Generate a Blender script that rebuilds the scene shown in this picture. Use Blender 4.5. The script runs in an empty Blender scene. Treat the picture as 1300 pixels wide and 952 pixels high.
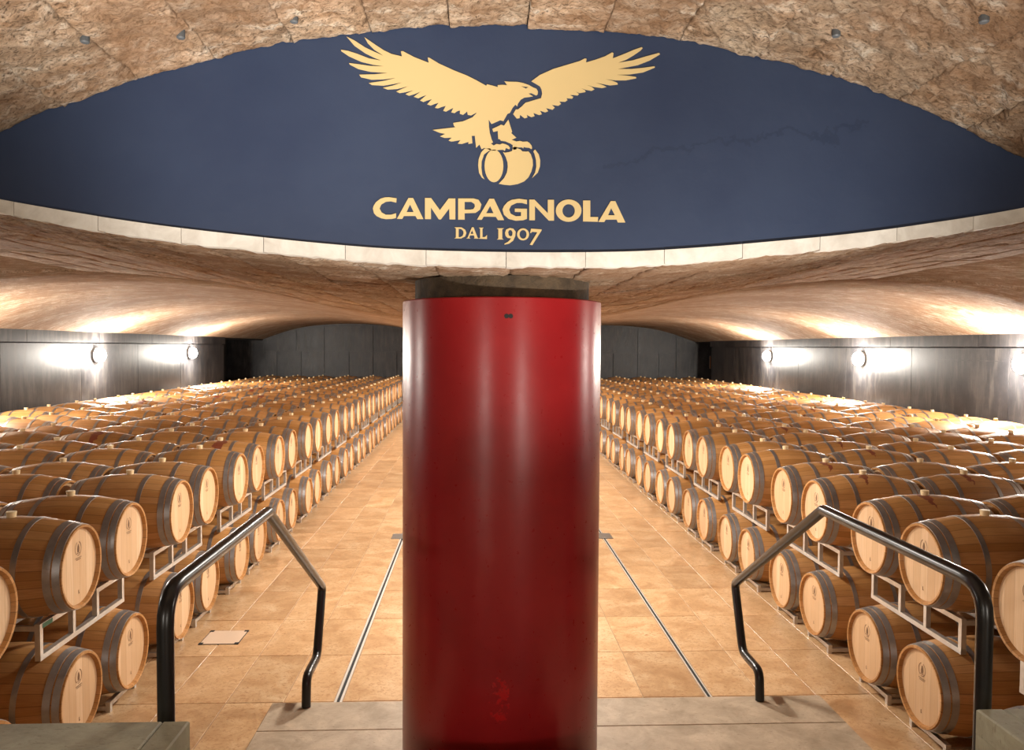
import bpy, bmesh, math, random
from mathutils import Vector, Matrix, noise
from math import sin, cos, pi, sqrt, radians
random.seed(7)
SC = bpy.context.scene
COL = SC.collection

# ---------------------------------------------------------------- camera
ZF = -0.05; FS = 2.84 / 2.79
HC = 2.79                       # lens height above the cellar floor
YAW, PIT, ROL = 0.0437, 0.0353, 0.0055
cam_d = bpy.data.cameras.new('camera')
cam_d.sensor_width = 36.0
cam_d.lens = 1000.0 / 1300.0 * 36.0
cam_d.clip_start = 0.05
cam_d.clip_end = 200
cam = bpy.data.objects.new('camera', cam_d)
COL.objects.link(cam)
_f = Vector((sin(YAW) * cos(PIT), cos(YAW) * cos(PIT), -sin(PIT)))
_r = Vector((cos(YAW), -sin(YAW), 0))
_u = _r.cross(_f)
_r2 = _r * cos(ROL) + _u * sin(ROL)
_u2 = _u * cos(ROL) - _r * sin(ROL)
cam.matrix_world = Matrix(((_r2.x, _u2.x, -_f.x, 0), (_r2.y, _u2.y, -_f.y, 0), (_r2.z, _u2.z, -_f.z, HC), (0, 0, 0, 1)))
SC.camera = cam

# ---------------------------------------------------------------- world, exposure, lights
w = bpy.data.worlds.new('cellar_air')
SC.world = w
w.use_nodes = True
w.node_tree.nodes['Background'].inputs[0].default_value = (1.0, 0.9, 0.8, 1)
w.node_tree.nodes['Background'].inputs[1].default_value = 0.02
SC.view_settings.view_transform = 'Standard'
SC.view_settings.look = 'None'
SC.view_settings.gamma = 1.0
SC.view_settings.use_curve_mapping = False
SC.view_settings.exposure = 0.08

def lamp(name, kind, loc, power, color=(1, 0.86, 0.70), radius=0.1, rot=None, spot=None, blend=0.6):
    d = bpy.data.lights.new(name, kind)
    d.energy = power
    d.color = color
    d.shadow_soft_size = radius
    if kind == 'SPOT':
        d.spot_size = radians(spot)
        d.spot_blend = blend
    o = bpy.data.objects.new(name, d)
    COL.objects.link(o)
    o.location = loc
    if rot: o.rotation_euler = rot
    return o

# unseen lamps assumed over the aisle, added as bare lights without fixtures
for y, pw in ((6.4, 190), (9.0, 760), (14.0, 860), (19.0, 860), (24.0, 860), (29.0, 860)):
    lamp('aisle_light', 'SPOT', (0.3, y, 3.05), pw, (1, 0.93, 0.83), 0.18, (0, 0, 0), 165, 0.35)
# unseen stair-room uplights for navy wall and vault; added fill lights behind the camera
def aim(o, target):
    o.rotation_euler = (Vector(target) - o.location).to_track_quat('-Z', 'Y').to_euler()
aim(lamp('stair_uplight', 'SPOT', (1.35, 1.6, 1.15), 580, (1, 0.95, 0.88), 0.05, None, 72, 0.9), (0.55, 3.45, 4.15))
aim(lamp('stair_uplight', 'SPOT', (-1.0, 0.9, 1.15), 820, (1, 0.95, 0.88), 0.05, None, 68, 0.9), (-1.15, 2.5, 4.3))
lamp('stair_fill', 'POINT', (2.3, -1.7, 2.2), 120, (1, 0.94, 0.85), 0.2)
lamp('stair_fill', 'POINT', (-1.9, -1.4, 2.3), 100, (1, 0.94, 0.85), 0.2)

WALL_LAMP_POWER = 520

# ---------------------------------------------------------------- helpers
def link(o, parent=None):
    COL.objects.link(o)
    if parent is not None: o.parent = parent
    return o

def mesh_obj(name, verts, faces, mats, parent=None, smooth=False, mi=None, loc=(0, 0, 0)):
    me = bpy.data.meshes.new(name)
    me.from_pydata(verts, [], faces)
    for m in (mats if isinstance(mats, (list, tuple)) else [mats]):
        me.materials.append(m)
    if smooth is True:
        me.polygons.foreach_set('use_smooth', [True] * len(me.polygons))
    if mi: me.polygons.foreach_set('material_index', mi)
    me.update()
    o = bpy.data.objects.new(name, me)
    o.location = loc
    return link(o, parent)

def empty(name, loc, parent=None, rz=0.0):
    o = bpy.data.objects.new(name, None)
    o.empty_display_size = 0.1
    o.location = loc
    o.rotation_euler = (0, 0, rz)
    return link(o, parent)

def tag(o, label=None, cat=None, group=None, kind=None):
    if label: o['label'] = label
    if cat: o['category'] = cat
    if group: o['group'] = group
    if kind: o['kind'] = kind
    return o

class MB:
    """collects simple solids into one mesh"""
    def __init__(s): s.v = []; s.f = []; s.mi = []; s.m = 0
    def add(s, v, f):
        b = len(s.v); s.v += v; s.f += [tuple(i + b for i in q) for q in f]; s.mi += [s.m] * len(f)
    def box(s, x0, x1, y0, y1, z0, z1):
        s.add([(x0, y0, z0), (x1, y0, z0), (x1, y1, z0), (x0, y1, z0), (x0, y0, z1), (x1, y0, z1), (x1, y1, z1), (x0, y1, z1)],
              [(0, 3, 2, 1), (4, 5, 6, 7), (0, 1, 5, 4), (1, 2, 6, 5), (2, 3, 7, 6), (3, 0, 4, 7)])
    def bar(s, a, b, t):
        a = Vector(a); b = Vector(b); d = (b - a).normalized()
        u = d.cross(Vector((0, 0, 1)))
        if u.length < 0.1: u = Vector((1, 0, 0))
        u.normalize(); w_ = d.cross(u); u *= t / 2; w_ *= t / 2
        p = [a - u - w_, a + u - w_, a + u + w_, a - u + w_, b - u - w_, b + u - w_, b + u + w_, b - u + w_]
        s.add([tuple(q) for q in p], [(0, 3, 2, 1), (4, 5, 6, 7), (0, 1, 5, 4), (1, 2, 6, 5), (2, 3, 7, 6), (3, 0, 4, 7)])
    def bevelbox(s, x0, x1, y0, y1, z0, z1, c):
        v = [(x0, y0, z0), (x1, y0, z0), (x1, y1, z0), (x0, y1, z0),
             (x0, y0, z1 - c), (x1, y0, z1 - c), (x1, y1, z1 - c), (x0, y1, z1 - c),
             (x0 + c, y0 + c, z1), (x1 - c, y0 + c, z1), (x1 - c, y1 - c, z1), (x0 + c, y1 - c, z1)]
        f = [(0, 1, 5, 4), (1, 2, 6, 5), (2, 3, 7, 6), (3, 0, 4, 7), (4, 5, 9, 8), (5, 6, 10, 9), (6, 7, 11, 10), (7, 4, 8, 11), (8, 9, 10, 11)]
        s.add(v, f)
    def lathe(s, prof, n, axis='x', closed=False, cap=False, off=(0, 0, 0)):
        """prof: list of (along, radius)"""
        v = []; f = []
        for a, r in prof:
            for k in range(n):
                t = 2 * pi * k / n
                c, q = r * sin(t), r * cos(t)
                if axis == 'x': p = (a, c, q)
                else: p = (c, q, a)
                v.append((p[0] + off[0], p[1] + off[1], p[2] + off[2]))
        m = len(prof)
        for i in range(m if closed else m - 1):
            for k in range(n):
                j = (i + 1) % m; k2 = (k + 1) % n
                q = (i * n + k, i * n + k2, j * n + k2, j * n + k)
                f.append(q if axis == 'x' else q[::-1])
        if cap:
            f.append(tuple(range(n))[::-1] if axis == 'x' else tuple(range(n)))
            l = (m - 1) * n
            f.append(tuple(range(l, l + n)) if axis == 'x' else tuple(range(l, l + n))[::-1])
        s.add(v, f)
    def obj(s, name, mats, parent=None, smooth=False, loc=(0, 0, 0)):
        return mesh_obj(name, s.v, s.f, mats, parent, smooth, s.mi, loc)

def shade_auto(o, deg=35):
    me = o.data
    me.polygons.foreach_set('use_smooth', [True] * len(me.polygons))
    bm = bmesh.new(); bm.from_mesh(me)
    bmesh.ops.recalc_face_normals(bm, faces=bm.faces)
    for e in bm.edges:
        if len(e.link_faces) == 2 and e.calc_face_angle(0) > radians(deg): e.smooth = False
        if len(e.link_faces) == 1: e.smooth = False
    bm.to_mesh(me); bm.free()
    return o

# ---------------------------------------------------------------- materials
class NT:
    def __init__(s, name):
        s.m = bpy.data.materials.new(name); s.m.use_nodes = True
        s.t = s.m.node_tree; s.b = s.t.nodes['Principled BSDF']
    def n(s, typ, ins=None, **kw):
        x = s.t.nodes.new(typ)
        for k, v in kw.items(): setattr(x, k, v)
        if ins:
            for k, v in ins.items():
                if hasattr(v, 'is_linked') or hasattr(v, 'links'): s.t.links.new(v, x.inputs[k])
                else: x.inputs[k].default_value = v
        return x
    def set(s, **kw):
        for k, v in kw.items():
            k = k.replace('_', ' ')
            if hasattr(v, 'is_linked'): s.t.links.new(v, s.b.inputs[k])
            else: s.b.inputs[k].default_value = v
    def coord(s, scale=(1, 1, 1), rot=(0, 0, 0), seed=False):
        c = s.n('ShaderNodeTexCoord').outputs['Object']
        if seed:
            r = s.n('ShaderNodeObjectInfo').outputs['Random']
            k = s.math('MULTIPLY', r, 37.0)
            c = s.n('ShaderNodeVectorMath', {0: c, 1: k}, operation='ADD').outputs[0]
        return s.n('ShaderNodeMapping', {'Vector': c, 'Scale': scale, 'Rotation': rot}).outputs[0]
    def noise(s, vec, scale, detail=4, rough=0.55, dist=0.0):
        return s.n('ShaderNodeTexNoise', {'Vector': vec, 'Scale': scale, 'Detail': detail, 'Roughness': rough, 'Distortion': dist}).outputs['Fac']
    def ramp(s, fac, stops, interp='LINEAR'):
        r = s.n('ShaderNodeValToRGB', {'Fac': fac}); e = r.color_ramp.elements; r.color_ramp.interpolation = interp
        while len(e) < len(stops): e.new(0.5)
        for i, (p, c) in enumerate(stops):
            e[i].position = p; e[i].color = (c[0], c[1], c[2], 1) if isinstance(c, tuple) else (c, c, c, 1)
        return r.outputs[0]
    def math(s, op, a, b=0.0, c=0.0):
        return s.n('ShaderNodeMath', {0: a, 1: b, 2: c}, operation=op).outputs[0]
    def mix(s, fac, a, b, mode='MIX'):
        x = s.n('ShaderNodeMix', data_type='RGBA', blend_type=mode)
        for i, v in ((0, fac), (6, a), (7, b)):
            if hasattr(v, 'is_linked'): s.t.links.new(v, x.inputs[i])
            else: x.inputs[i].default_value = (v[0], v[1], v[2], 1) if isinstance(v, tuple) else v
        return x.outputs[2]
    def bump(s, h, strength=0.3, dist=0.01, prev=None):
        ins = {'Height': h, 'Strength': strength, 'Distance': dist}
        if prev is not None: ins['Normal'] = prev
        o = s.n('ShaderNodeBump', ins).outputs[0]
        s.t.links.new(o, s.b.inputs['Normal']); return o
    def rnd(s): return s.n('ShaderNodeObjectInfo').outputs['Random']
    def xyz(s, v): return s.n('ShaderNodeSeparateXYZ', {0: v}).outputs

def simple(name, col, rough=0.5, metal=0.0, **kw):
    t = NT(name); t.set(Base_Color=(col[0], col[1], col[2], 1), Roughness=rough, Metallic=metal, **kw); return t.m

def m_split_stone(name, bright=1.0, strong=1.0):
    t = NT(name)
    v = t.coord((1, 1, 1), (0, 0, 0.5), True)
    vs = t.coord((1.0, 2.6, 1.6), (0, 0, -0.6), True)
    a = t.noise(vs, 5.0, 8, 0.68, 0.4)
    b = t.noise(v, 2.2, 4, 0.6)
    c1 = t.ramp(a, [(0.30, (0.15 * bright, 0.075 * bright, 0.035 * bright)), (0.43, (0.37 * bright, 0.225 * bright, 0.130 * bright)),
                    (0.55, (0.54 * bright, 0.38 * bright, 0.26 * bright)), (0.66, (0.74 * bright, 0.64 * bright, 0.52 * bright))])  # ramp contrast paints highlights and shadows of the rough face into the colour
    c2 = t.mix(t.ramp(b, [(0.42, 0.0), (0.7, 0.65)]), c1, (0.50 * bright, 0.40 * bright, 0.29 * bright))
    fine = t.noise(vs, 38, 5, 0.7)
    c3 = t.mix(t.ramp(fine, [(0.36, 0.85), (0.50, 0.0)]), c2, (0.075, 0.040, 0.020))  # shade in pits and crevices painted as dark colour
    big = t.noise(t.coord((0.6, 1.0, 1.0), (0, 0, 0.2)), 1.5, 6, 0.68, 0.8)
    c3 = t.mix(t.ramp(big, [(0.44, 0.0), (0.60, 0.7)]), c3, (0.27 * bright, 0.145 * bright, 0.075 * bright))
    tone = t.math('MULTIPLY_ADD', t.rnd(), 0.25, 0.86)
    c4 = t.mix(1.0, c3, t.n('ShaderNodeCombineColor', {0: tone, 1: tone, 2: tone}).outputs[0], 'MULTIPLY')
    t.set(Base_Color=c4, Roughness=0.85, Specular_IOR_Level=0.25)
    p = t.bump(a, 1.0 * strong, 0.07)
    p = t.bump(t.noise(vs, 17, 6, 0.7, 0.3), 1.0 * strong, 0.030, p)
    t.bump(fine, 0.8 * strong, 0.010, p)
    return t.m

def m_oak(name, stained):
    t = NT(name)
    co = t.n('ShaderNodeTexCoord').outputs['Object']
    X, Y, Z = t.xyz(co)[0:3]
    ang = t.math('ARCTAN2', Y, Z)
    st = t.math('MULTIPLY', ang, 30 / (2 * pi))
    st = t.math('ADD', st, t.math('MULTIPLY', t.noise(t.n('ShaderNodeCombineXYZ', {0: 0.0, 1: Y, 2: Z}).outputs[0], 5, 1), 1.2))
    cell = t.math('FLOOR', st)
    fr = t.math('FRACT', st)
    wn = t.n('ShaderNodeTexWhiteNoise', {'W': t.math('ADD', cell, t.math('MULTIPLY', t.rnd(), 91.0))}, noise_dimensions='1D').outputs['Value']
    seed = t.math('MULTIPLY', t.rnd(), 40.0)
    gv = t.n('ShaderNodeCombineXYZ', {0: t.math('MULTIPLY_ADD', X, 1.5, seed), 1: t.math('MULTIPLY', st, 3.0), 2: cell}).outputs[0]
    grain = t.noise(gv, 4.0, 5, 0.6)
    base = t.ramp(wn, [(0.0, (0.41, 0.195, 0.062)), (0.5, (0.49, 0.245, 0.083)), (1.0, (0.56, 0.30, 0.115))])
    c = t.mix(t.ramp(grain, [(0.35, 0.55), (0.65, 0.0)]), base, (0.30, 0.125, 0.038))
    seam = t.math('LESS_THAN', t.math('ABSOLUTE', t.math('SUBTRACT', fr, 0.5)), 0.46)
    c = t.mix(t.math('MULTIPLY_ADD', seam, -0.45, 0.45), c, (0.10, 0.04, 0.012))
    tone = t.math('MULTIPLY_ADD', t.rnd(), 0.35, 0.82)
    c = t.mix(1.0, c, t.n('ShaderNodeCombineColor', {0: tone, 1: tone, 2: t.math('MULTIPLY', tone, t.math('MULTIPLY_ADD', wn, 0.12, 0.92))}).outputs[0], 'MULTIPLY')
    if stained:
        nz = t.noise(t.coord((9, 9, 9), (0, 0, 0), True), 1.0, 4, 0.6)
        dx = t.math('ABSOLUTE', t.math('ADD', X, t.math('MULTIPLY_ADD', nz, 0.16, -0.11)))
        reach = t.math('SUBTRACT', 1.0, t.math('MULTIPLY', t.math('ABSOLUTE', t.math('ADD', ang, 0.25)), 1.1))
        width = t.math('MULTIPLY', t.math('MAXIMUM', reach, 0.0), 0.075)
        m = t.math('LESS_THAN', dx, width)
        c = t.mix(t.math('MULTIPLY', m, 0.8), c, (0.16, 0.018, 0.016))
    t.set(Base_Color=c, Roughness=0.5, Specular_IOR_Level=0.35)
    t.bump(t.math('MULTIPLY_ADD', grain, 0.25, t.math('MULTIPLY', seam, 1.0)), 0.35, 0.003)
    return t.m

def m_head():
    t = NT('head_oak')
    co = t.n('ShaderNodeTexCoord').outputs['Object']
    X, Y, Z = t.xyz(co)[0:3]
    st = t.math('ADD', t.math('MULTIPLY', Y, 11.0), t.math('MULTIPLY', t.rnd(), 3.0))
    cell = t.math('FLOOR', st); fr = t.math('FRACT', st)
    wn = t.n('ShaderNodeTexWhiteNoise', {'W': t.math('ADD', cell, t.math('MULTIPLY', t.rnd(), 71.0))}, noise_dimensions='1D').outputs['Value']
    gv = t.n('ShaderNodeCombineXYZ', {0: cell, 1: t.math('MULTIPLY', Y, 30.0), 2: t.math('MULTIPLY_ADD', Z, 1.5, t.math('MULTIPLY', t.rnd(), 30.0))}).outputs[0]
    grain = t.noise(gv, 2.5, 4, 0.6)
    c = t.ramp(wn, [(0.0, (0.55, 0.355, 0.20)), (0.6, (0.62, 0.415, 0.245)), (1.0, (0.69, 0.49, 0.31))])
    c = t.mix(t.ramp(grain, [(0.35, 0.45), (0.6, 0.0)]), c, (0.53, 0.31, 0.14))
    seam = t.math('LESS_THAN', t.math('ABSOLUTE', t.math('SUBTRACT', fr, 0.5)), 0.475)
    c = t.mix(t.math('MULTIPLY_ADD', seam, -0.35, 0.35), c, (0.25, 0.12, 0.05))
    t.set(Base_Color=c, Roughness=0.55, Specular_IOR_Level=0.3)
    t.bump(t.math('MULTIPLY_ADD', grain, 0.3, seam), 0.25, 0.002)
    return t.m

def m_steel(name, col, rough, nscale=25.0):
    t = NT(name)
    nz = t.noise(t.coord((1, 1, 1), (0, 0, 0), True), nscale, 4, 0.6)
    t.set(Base_Color=t.mix(nz, tuple(c * 0.75 for c in col), tuple(min(1, c * 1.2) for c in col)), Metallic=0.85,
          Roughness=t.math('MULTIPLY_ADD', nz, 0.2, rough - 0.1))
    return t.m

def m_tile():
    t = NT('polished_limestone_tile')
    v = t.coord((1, 1, 1), (0, 0, 0), True)
    a = t.noise(v, 3.0, 6, 0.65, 0.6); f = t.noise(v, 28, 5, 0.75, 0.8)
    c = t.ramp(a, [(0.3, (0.37, 0.205, 0.095)), (0.5, (0.53, 0.33, 0.17)), (0.72, (0.66, 0.47, 0.28))])
    c = t.mix(t.ramp(f, [(0.36, 0.95), (0.50, 0.0), (0.58, 0.0), (0.70, 0.5)]), c, (0.36, 0.18, 0.075))
    tone = t.math('MULTIPLY_ADD', t.rnd(), 0.22, 0.88)
    c = t.mix(1.0, c, t.n('ShaderNodeCombineColor', {0: tone, 1: tone, 2: tone}).outputs[0], 'MULTIPLY')
    t.set(Base_Color=c, Roughness=t.math('MULTIPLY_ADD', f, 0.25, 0.20), Specular_IOR_Level=0.55)
    t.bump(a, 0.06, 0.01)
    return t.m

def m_grey_stone(name, tint=(1, 1, 1)):
    t = NT(name)
    v = t.coord((1, 1, 1), (0, 0, 0.7), True); v2 = t.coord((1, 3.0, 1), (0, 0, 0.5), True)
    a = t.noise(v, 4.0, 7, 0.7, 0.5); f = t.noise(v2, 22, 5, 0.7, 0.5)
    c = t.ramp(a, [(0.3, (0.27, 0.235, 0.175)), (0.55, (0.40, 0.355, 0.28)), (0.75, (0.52, 0.47, 0.38))])
    c = t.mix(t.ramp(f, [(0.30, 0.7), (0.42, 0.0)]), c, (0.17, 0.13, 0.09))
    c = t.mix(1.0, c, tint, 'MULTIPLY')
    t.set(Base_Color=c, Roughness=0.6, Specular_IOR_Level=0.35)
    t.bump(f, 0.25, 0.004)
    return t.m

def m_dark_concrete():
    t = NT('black_painted_concrete')
    v = t.coord((1, 1, 1), (0, 0, 0), True); vv = t.coord((3, 3, 0.5), (0, 0, 0), True)
    a = t.noise(v, 1.4, 6, 0.65); s_ = t.noise(vv, 2.5, 5, 0.65)
    c = t.ramp(a, [(0.3, (0.014, 0.014, 0.017)), (0.55, (0.036, 0.035, 0.038)), (0.8, (0.08, 0.075, 0.075))])
    c = t.mix(t.ramp(s_, [(0.48, 0.0), (0.72, 0.8)]), c, (0.10, 0.093, 0.086))
    t.set(Base_Color=c, Roughness=t.math('MULTIPLY_ADD', s_, 0.25, 0.33), Specular_IOR_Level=0.4)
    t.bump(a, 0.2, 0.01)
    return t.m

def m_navy():
    t = NT('navy_wall_paint')
    v = t.coord()
    a = t.noise(v, 1.6, 6, 0.6); f = t.noise(v, 14, 4, 0.6)
    X, Y, Z = t.xyz(v)[0:3]
    c = t.ramp(a, [(0.3, (0.021, 0.034, 0.074)), (0.7, (0.030, 0.046, 0.090))])
    # repaired crack wandering across the plaster
    wob = t.noise(t.coord((1, 1, 1)), 3.0, 5, 0.7)
    line = t.math('ADD', t.math('MULTIPLY_ADD', X, 0.17, 3.29), t.math('MULTIPLY', wob, 0.42))
    m = t.math('LESS_THAN', t.math('ABSOLUTE', t.math('SUBTRACT', Z, line)), 0.010)
    rng = t.math('MULTIPLY', t.math('GREATER_THAN', X, 0.55), t.math('LESS_THAN', X, 1.75))
    c = t.mix(t.math('MULTIPLY', t.math('MULTIPLY', m, rng), 0.4), c, (0.012, 0.022, 0.05))
    t.set(Base_Color=c, Roughness=t.math('MULTIPLY_ADD', f, 0.12, 0.45), Specular_IOR_Level=0.4)
    p = t.bump(a, 0.25, 0.03)
    t.bump(f, 0.12, 0.004, p)
    return t.m

def m_red():
    t = NT('red_lacquered_steel')
    v = t.coord()
    X, Y, Z = t.xyz(v)[0:3]
    a = t.noise(v, 2.2, 5, 0.6); f = t.noise(v, 30, 4, 0.7)
    c = t.ramp(a, [(0.3, (0.24, 0.006, 0.009)), (0.7, (0.32, 0.010, 0.013))])
    # blistered scar low on the front
    n2 = t.noise(v, 24.0, 5, 0.75)
    dx = t.math('DIVIDE', t.math('SUBTRACT', X, -0.02), 0.055)
    dz = t.math('DIVIDE', t.math('SUBTRACT', Z, 0.99), 0.13)
    d = t.math('ADD', t.math('MULTIPLY', dx, dx), t.math('MULTIPLY', dz, dz))
    sc = t.math('MULTIPLY', t.math('LESS_THAN', d, 1.0), t.math('GREATER_THAN', n2, 0.545))
    sc = t.math('MULTIPLY', sc, t.math('LESS_THAN', Y, 0.0))
    c = t.mix(t.math('MULTIPLY', sc, 0.9), c, (0.50, 0.008, 0.010))
    t.set(Base_Color=c, Roughness=t.math('MULTIPLY_ADD', f, 0.10, 0.24), Specular_IOR_Level=0.5)
    p = t.bump(a, 0.05, 0.02)
    t.bump(t.math('MULTIPLY_ADD', sc, n2, t.math('MULTIPLY', f, 0.06)), 0.35, 0.006, p)
    return t.m

M = dict(
    stone=m_split_stone('split_face_stone', 1.22), stone_far=m_split_stone('split_face_stone_hall', 1.0, 0.6),
    oak=m_oak('barrel_oak', False), oak_wine=m_oak('barrel_oak_wine_stained', True), head=m_head(),
    hoop=m_steel('galvanised_hoop', (0.36, 0.35, 0.35), 0.42), rack=m_steel('galvanised_rack', (0.62, 0.58, 0.53), 0.5),
    tile=m_tile(), grey=m_grey_stone('grey_marble', (1.12, 0.98, 0.88)), coping=m_grey_stone('greenish_grey_stone', (0.86, 0.93, 0.84)),
    concrete=m_dark_concrete(), navy=m_navy(), red=m_red(),
    gold=simple('gold_paint', (0.66, 0.50, 0.24), 0.42, 0.15),
    edge=None, bung=simple('pale_bung', (0.80, 0.62, 0.36), 0.5), burn=simple('burned_brand', (0.17, 0.085, 0.035), 0.7),
    black=simple('black_enamel', (0.007, 0.007, 0.008), 0.28), grout=simple('grout', (0.36, 0.24, 0.14), 0.8),
    dark=simple('dark_void', (0.012, 0.011, 0.010), 0.8), core=None,
    steel=m_steel('stainless_channel', (0.55, 0.53, 0.50), 0.35), housing=simple('lamp_housing', (0.25, 0.25, 0.26), 0.4, 0.6),
    plaster=simple('stair_wall_plaster', (0.42, 0.36, 0.29), 0.8), rust=simple('orange_panel', (0.35, 0.13, 0.03), 0.6),
    rail=simple('brushed_rail', (0.62, 0.58, 0.53), 0.45, 0.3), hatch=simple('hatch_stone', (0.66, 0.50, 0.37), 0.35), green=simple('green_sticker', (0.02, 0.16, 0.08), 0.5),
)
def m_edge():
    t = NT('sawn_white_stone_edge')
    a = t.noise(t.coord((1, 1, 1), (0, 0, 0), True), 9, 6, 0.65, 0.5)
    t.set(Base_Color=t.ramp(a, [(0.3, (0.55, 0.50, 0.43)), (0.6, (0.70, 0.66, 0.59)), (0.8, (0.78, 0.75, 0.69))]), Roughness=0.7)
    t.bump(a, 0.3, 0.006); return t.m
M['edge'] = m_edge()
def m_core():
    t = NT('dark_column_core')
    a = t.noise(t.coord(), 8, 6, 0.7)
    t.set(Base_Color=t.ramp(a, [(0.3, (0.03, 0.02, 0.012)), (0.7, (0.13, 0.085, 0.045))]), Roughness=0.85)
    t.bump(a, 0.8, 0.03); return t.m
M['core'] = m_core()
t_ = NT('lit_diffuser')
t_.set(Base_Color=(1, 1, 1, 1), Emission_Color=(1, 0.9, 0.78, 1), Emission_Strength=90.0)
M['glow'] = t_.m

# ---------------------------------------------------------------- shapes of the two vaults
X0 = 0.15
YB = 3.5                # plane of the navy wall
YF = 33.5               # far wall
XL, XR = -9.0, 9.35
_PD = [(0, 3.149), (0.5, 3.157), (0.8, 3.176), (1.1, 3.203), (1.5, 3.245), (1.8, 3.286), (2.27, 3.365), (3.35, 3.59),
       (4.5, 3.71), (5.55, 3.745), (7.0, 3.655), (8.0, 3.46), (9.3, 3.02)]
def hall_z(d):
    d = abs(d)
    P = _PD; n = len(P)
    d = min(d, 9.3)
    for i in range(n - 1):
        if d <= P[i + 1][0]:
            def sl(k):
                if k <= 0: return 0.0
                if k >= n - 1: return (P[-1][1] - P[-2][1]) / (P[-1][0] - P[-2][0])
                return (P[k + 1][1] - P[k - 1][1]) / (P[k + 1][0] - P[k - 1][0])
            h = P[i + 1][0] - P[i][0]; t = (d - P[i][0]) / h
            a, b = sl(i), sl(i + 1)
            return ((2 * t ** 3 - 3 * t * t + 1) * P[i][1] + (t ** 3 - 2 * t * t + t) * h * a + (-2 * t ** 3 + 3 * t * t) * P[i + 1][1] + (t ** 3 - t * t) * h * b)
    return P[-1][1]
RV = 5.1
def vault_z(d): return 4.194 - (RV - sqrt(RV * RV - d * d))

def rough_slab(name, zf, d0, d1, y0, y1, nx, ny, amp, seed, mat, parent, joint=0.007, freq=1.0):
    v = []; idx = {}
    rs = random.Random(int(seed * 1000)); off = rs.uniform(-0.3, 0.3) * amp; tx = rs.uniform(-0.4, 0.4) * amp; ty = rs.uniform(-0.4, 0.4) * amp
    def put(i, j, d, y, lift):
        e = 0.01
        sl = (zf(d + e) - zf(d - e)) / (2 * e)
        nl = sqrt(1 + sl * sl)
        v.append((X0 + d - sl / nl * lift, y, zf(d) + lift / nl)); idx[(i, j)] = len(v) - 1
    for j in range(ny + 1):
        for i in range(nx + 1):
            u = i / nx; w_ = j / ny
            d = d0 + joint + (d1 - d0 - 2 * joint) * u; y = y0 + joint + (y1 - y0 - 2 * joint) * w_
            rot_a, rot_b = d * 0.8 + y * 0.6, -d * 0.6 + y * 0.8
            p = Vector((rot_a * 3.2 * freq, rot_b * 7.0 * freq, seed * 0.011))
            n1 = noise.ridged_multi_fractal(p, 0.9, 2.1, 5, 0.9, 1.9) * 0.5
            n2 = noise.noise(Vector((d * 2.3, y * 2.0, 5.1)))
            n3 = noise.noise(Vector((rot_a * 14 * freq, rot_b * 26 * freq, 0.0)))
            n4 = noise.noise(Vector((rot_a * 33 * freq, rot_b * 48 * freq, 2.0)))
            n5 = noise.cell(Vector((rot_a * 9 * freq + 0.8 * n3, rot_b * 15 * freq + 0.8 * n2, 1.0)))
            lift = -amp * (1.35 * (n1 - 0.55) + 0.7 * n2 + 0.42 * n3 + 0.25 * n4 + 0.12 * n5) * (1.0 if zf is hall_z else 0.35 + 0.65 * min(1.0, (YB - y) / 0.07)) + off + tx * (u - 0.5) + ty * (w_ - 0.5)
            edge = min(i, nx - i, j, ny - j)
            if edge == 0: lift += 0.004
            put(i, j, d, y, lift)
    f = []
    for j in range(ny):
        for i in range(nx):
            f.append((idx[(i, j)], idx[(i, j + 1)], idx[(i + 1, j + 1)], idx[(i + 1, j)]))
    # sides of the slab run up into the joint
    ring = [(i, 0) for i in range(nx + 1)] + [(nx, j) for j in range(1, ny + 1)] + [(i, ny) for i in range(nx - 1, -1, -1)] + [(0, j) for j in range(ny - 1, 0, -1)]
    top = []
    for k in ring:
        p = v[idx[k]]; v.append((p[0], p[1], p[2] + 0.06)); top.append(len(v) - 1)
    L = len(ring)
    for k in range(L):
        f.append((idx[ring[k]], idx[ring[(k + 1) % L]], top[(k + 1) % L], top[k]))
    return mesh_obj(name, v, f, mat, parent, True)

# ================================================================ STRUCTURE
def struct(o): o['kind'] = 'structure'; return o

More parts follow.
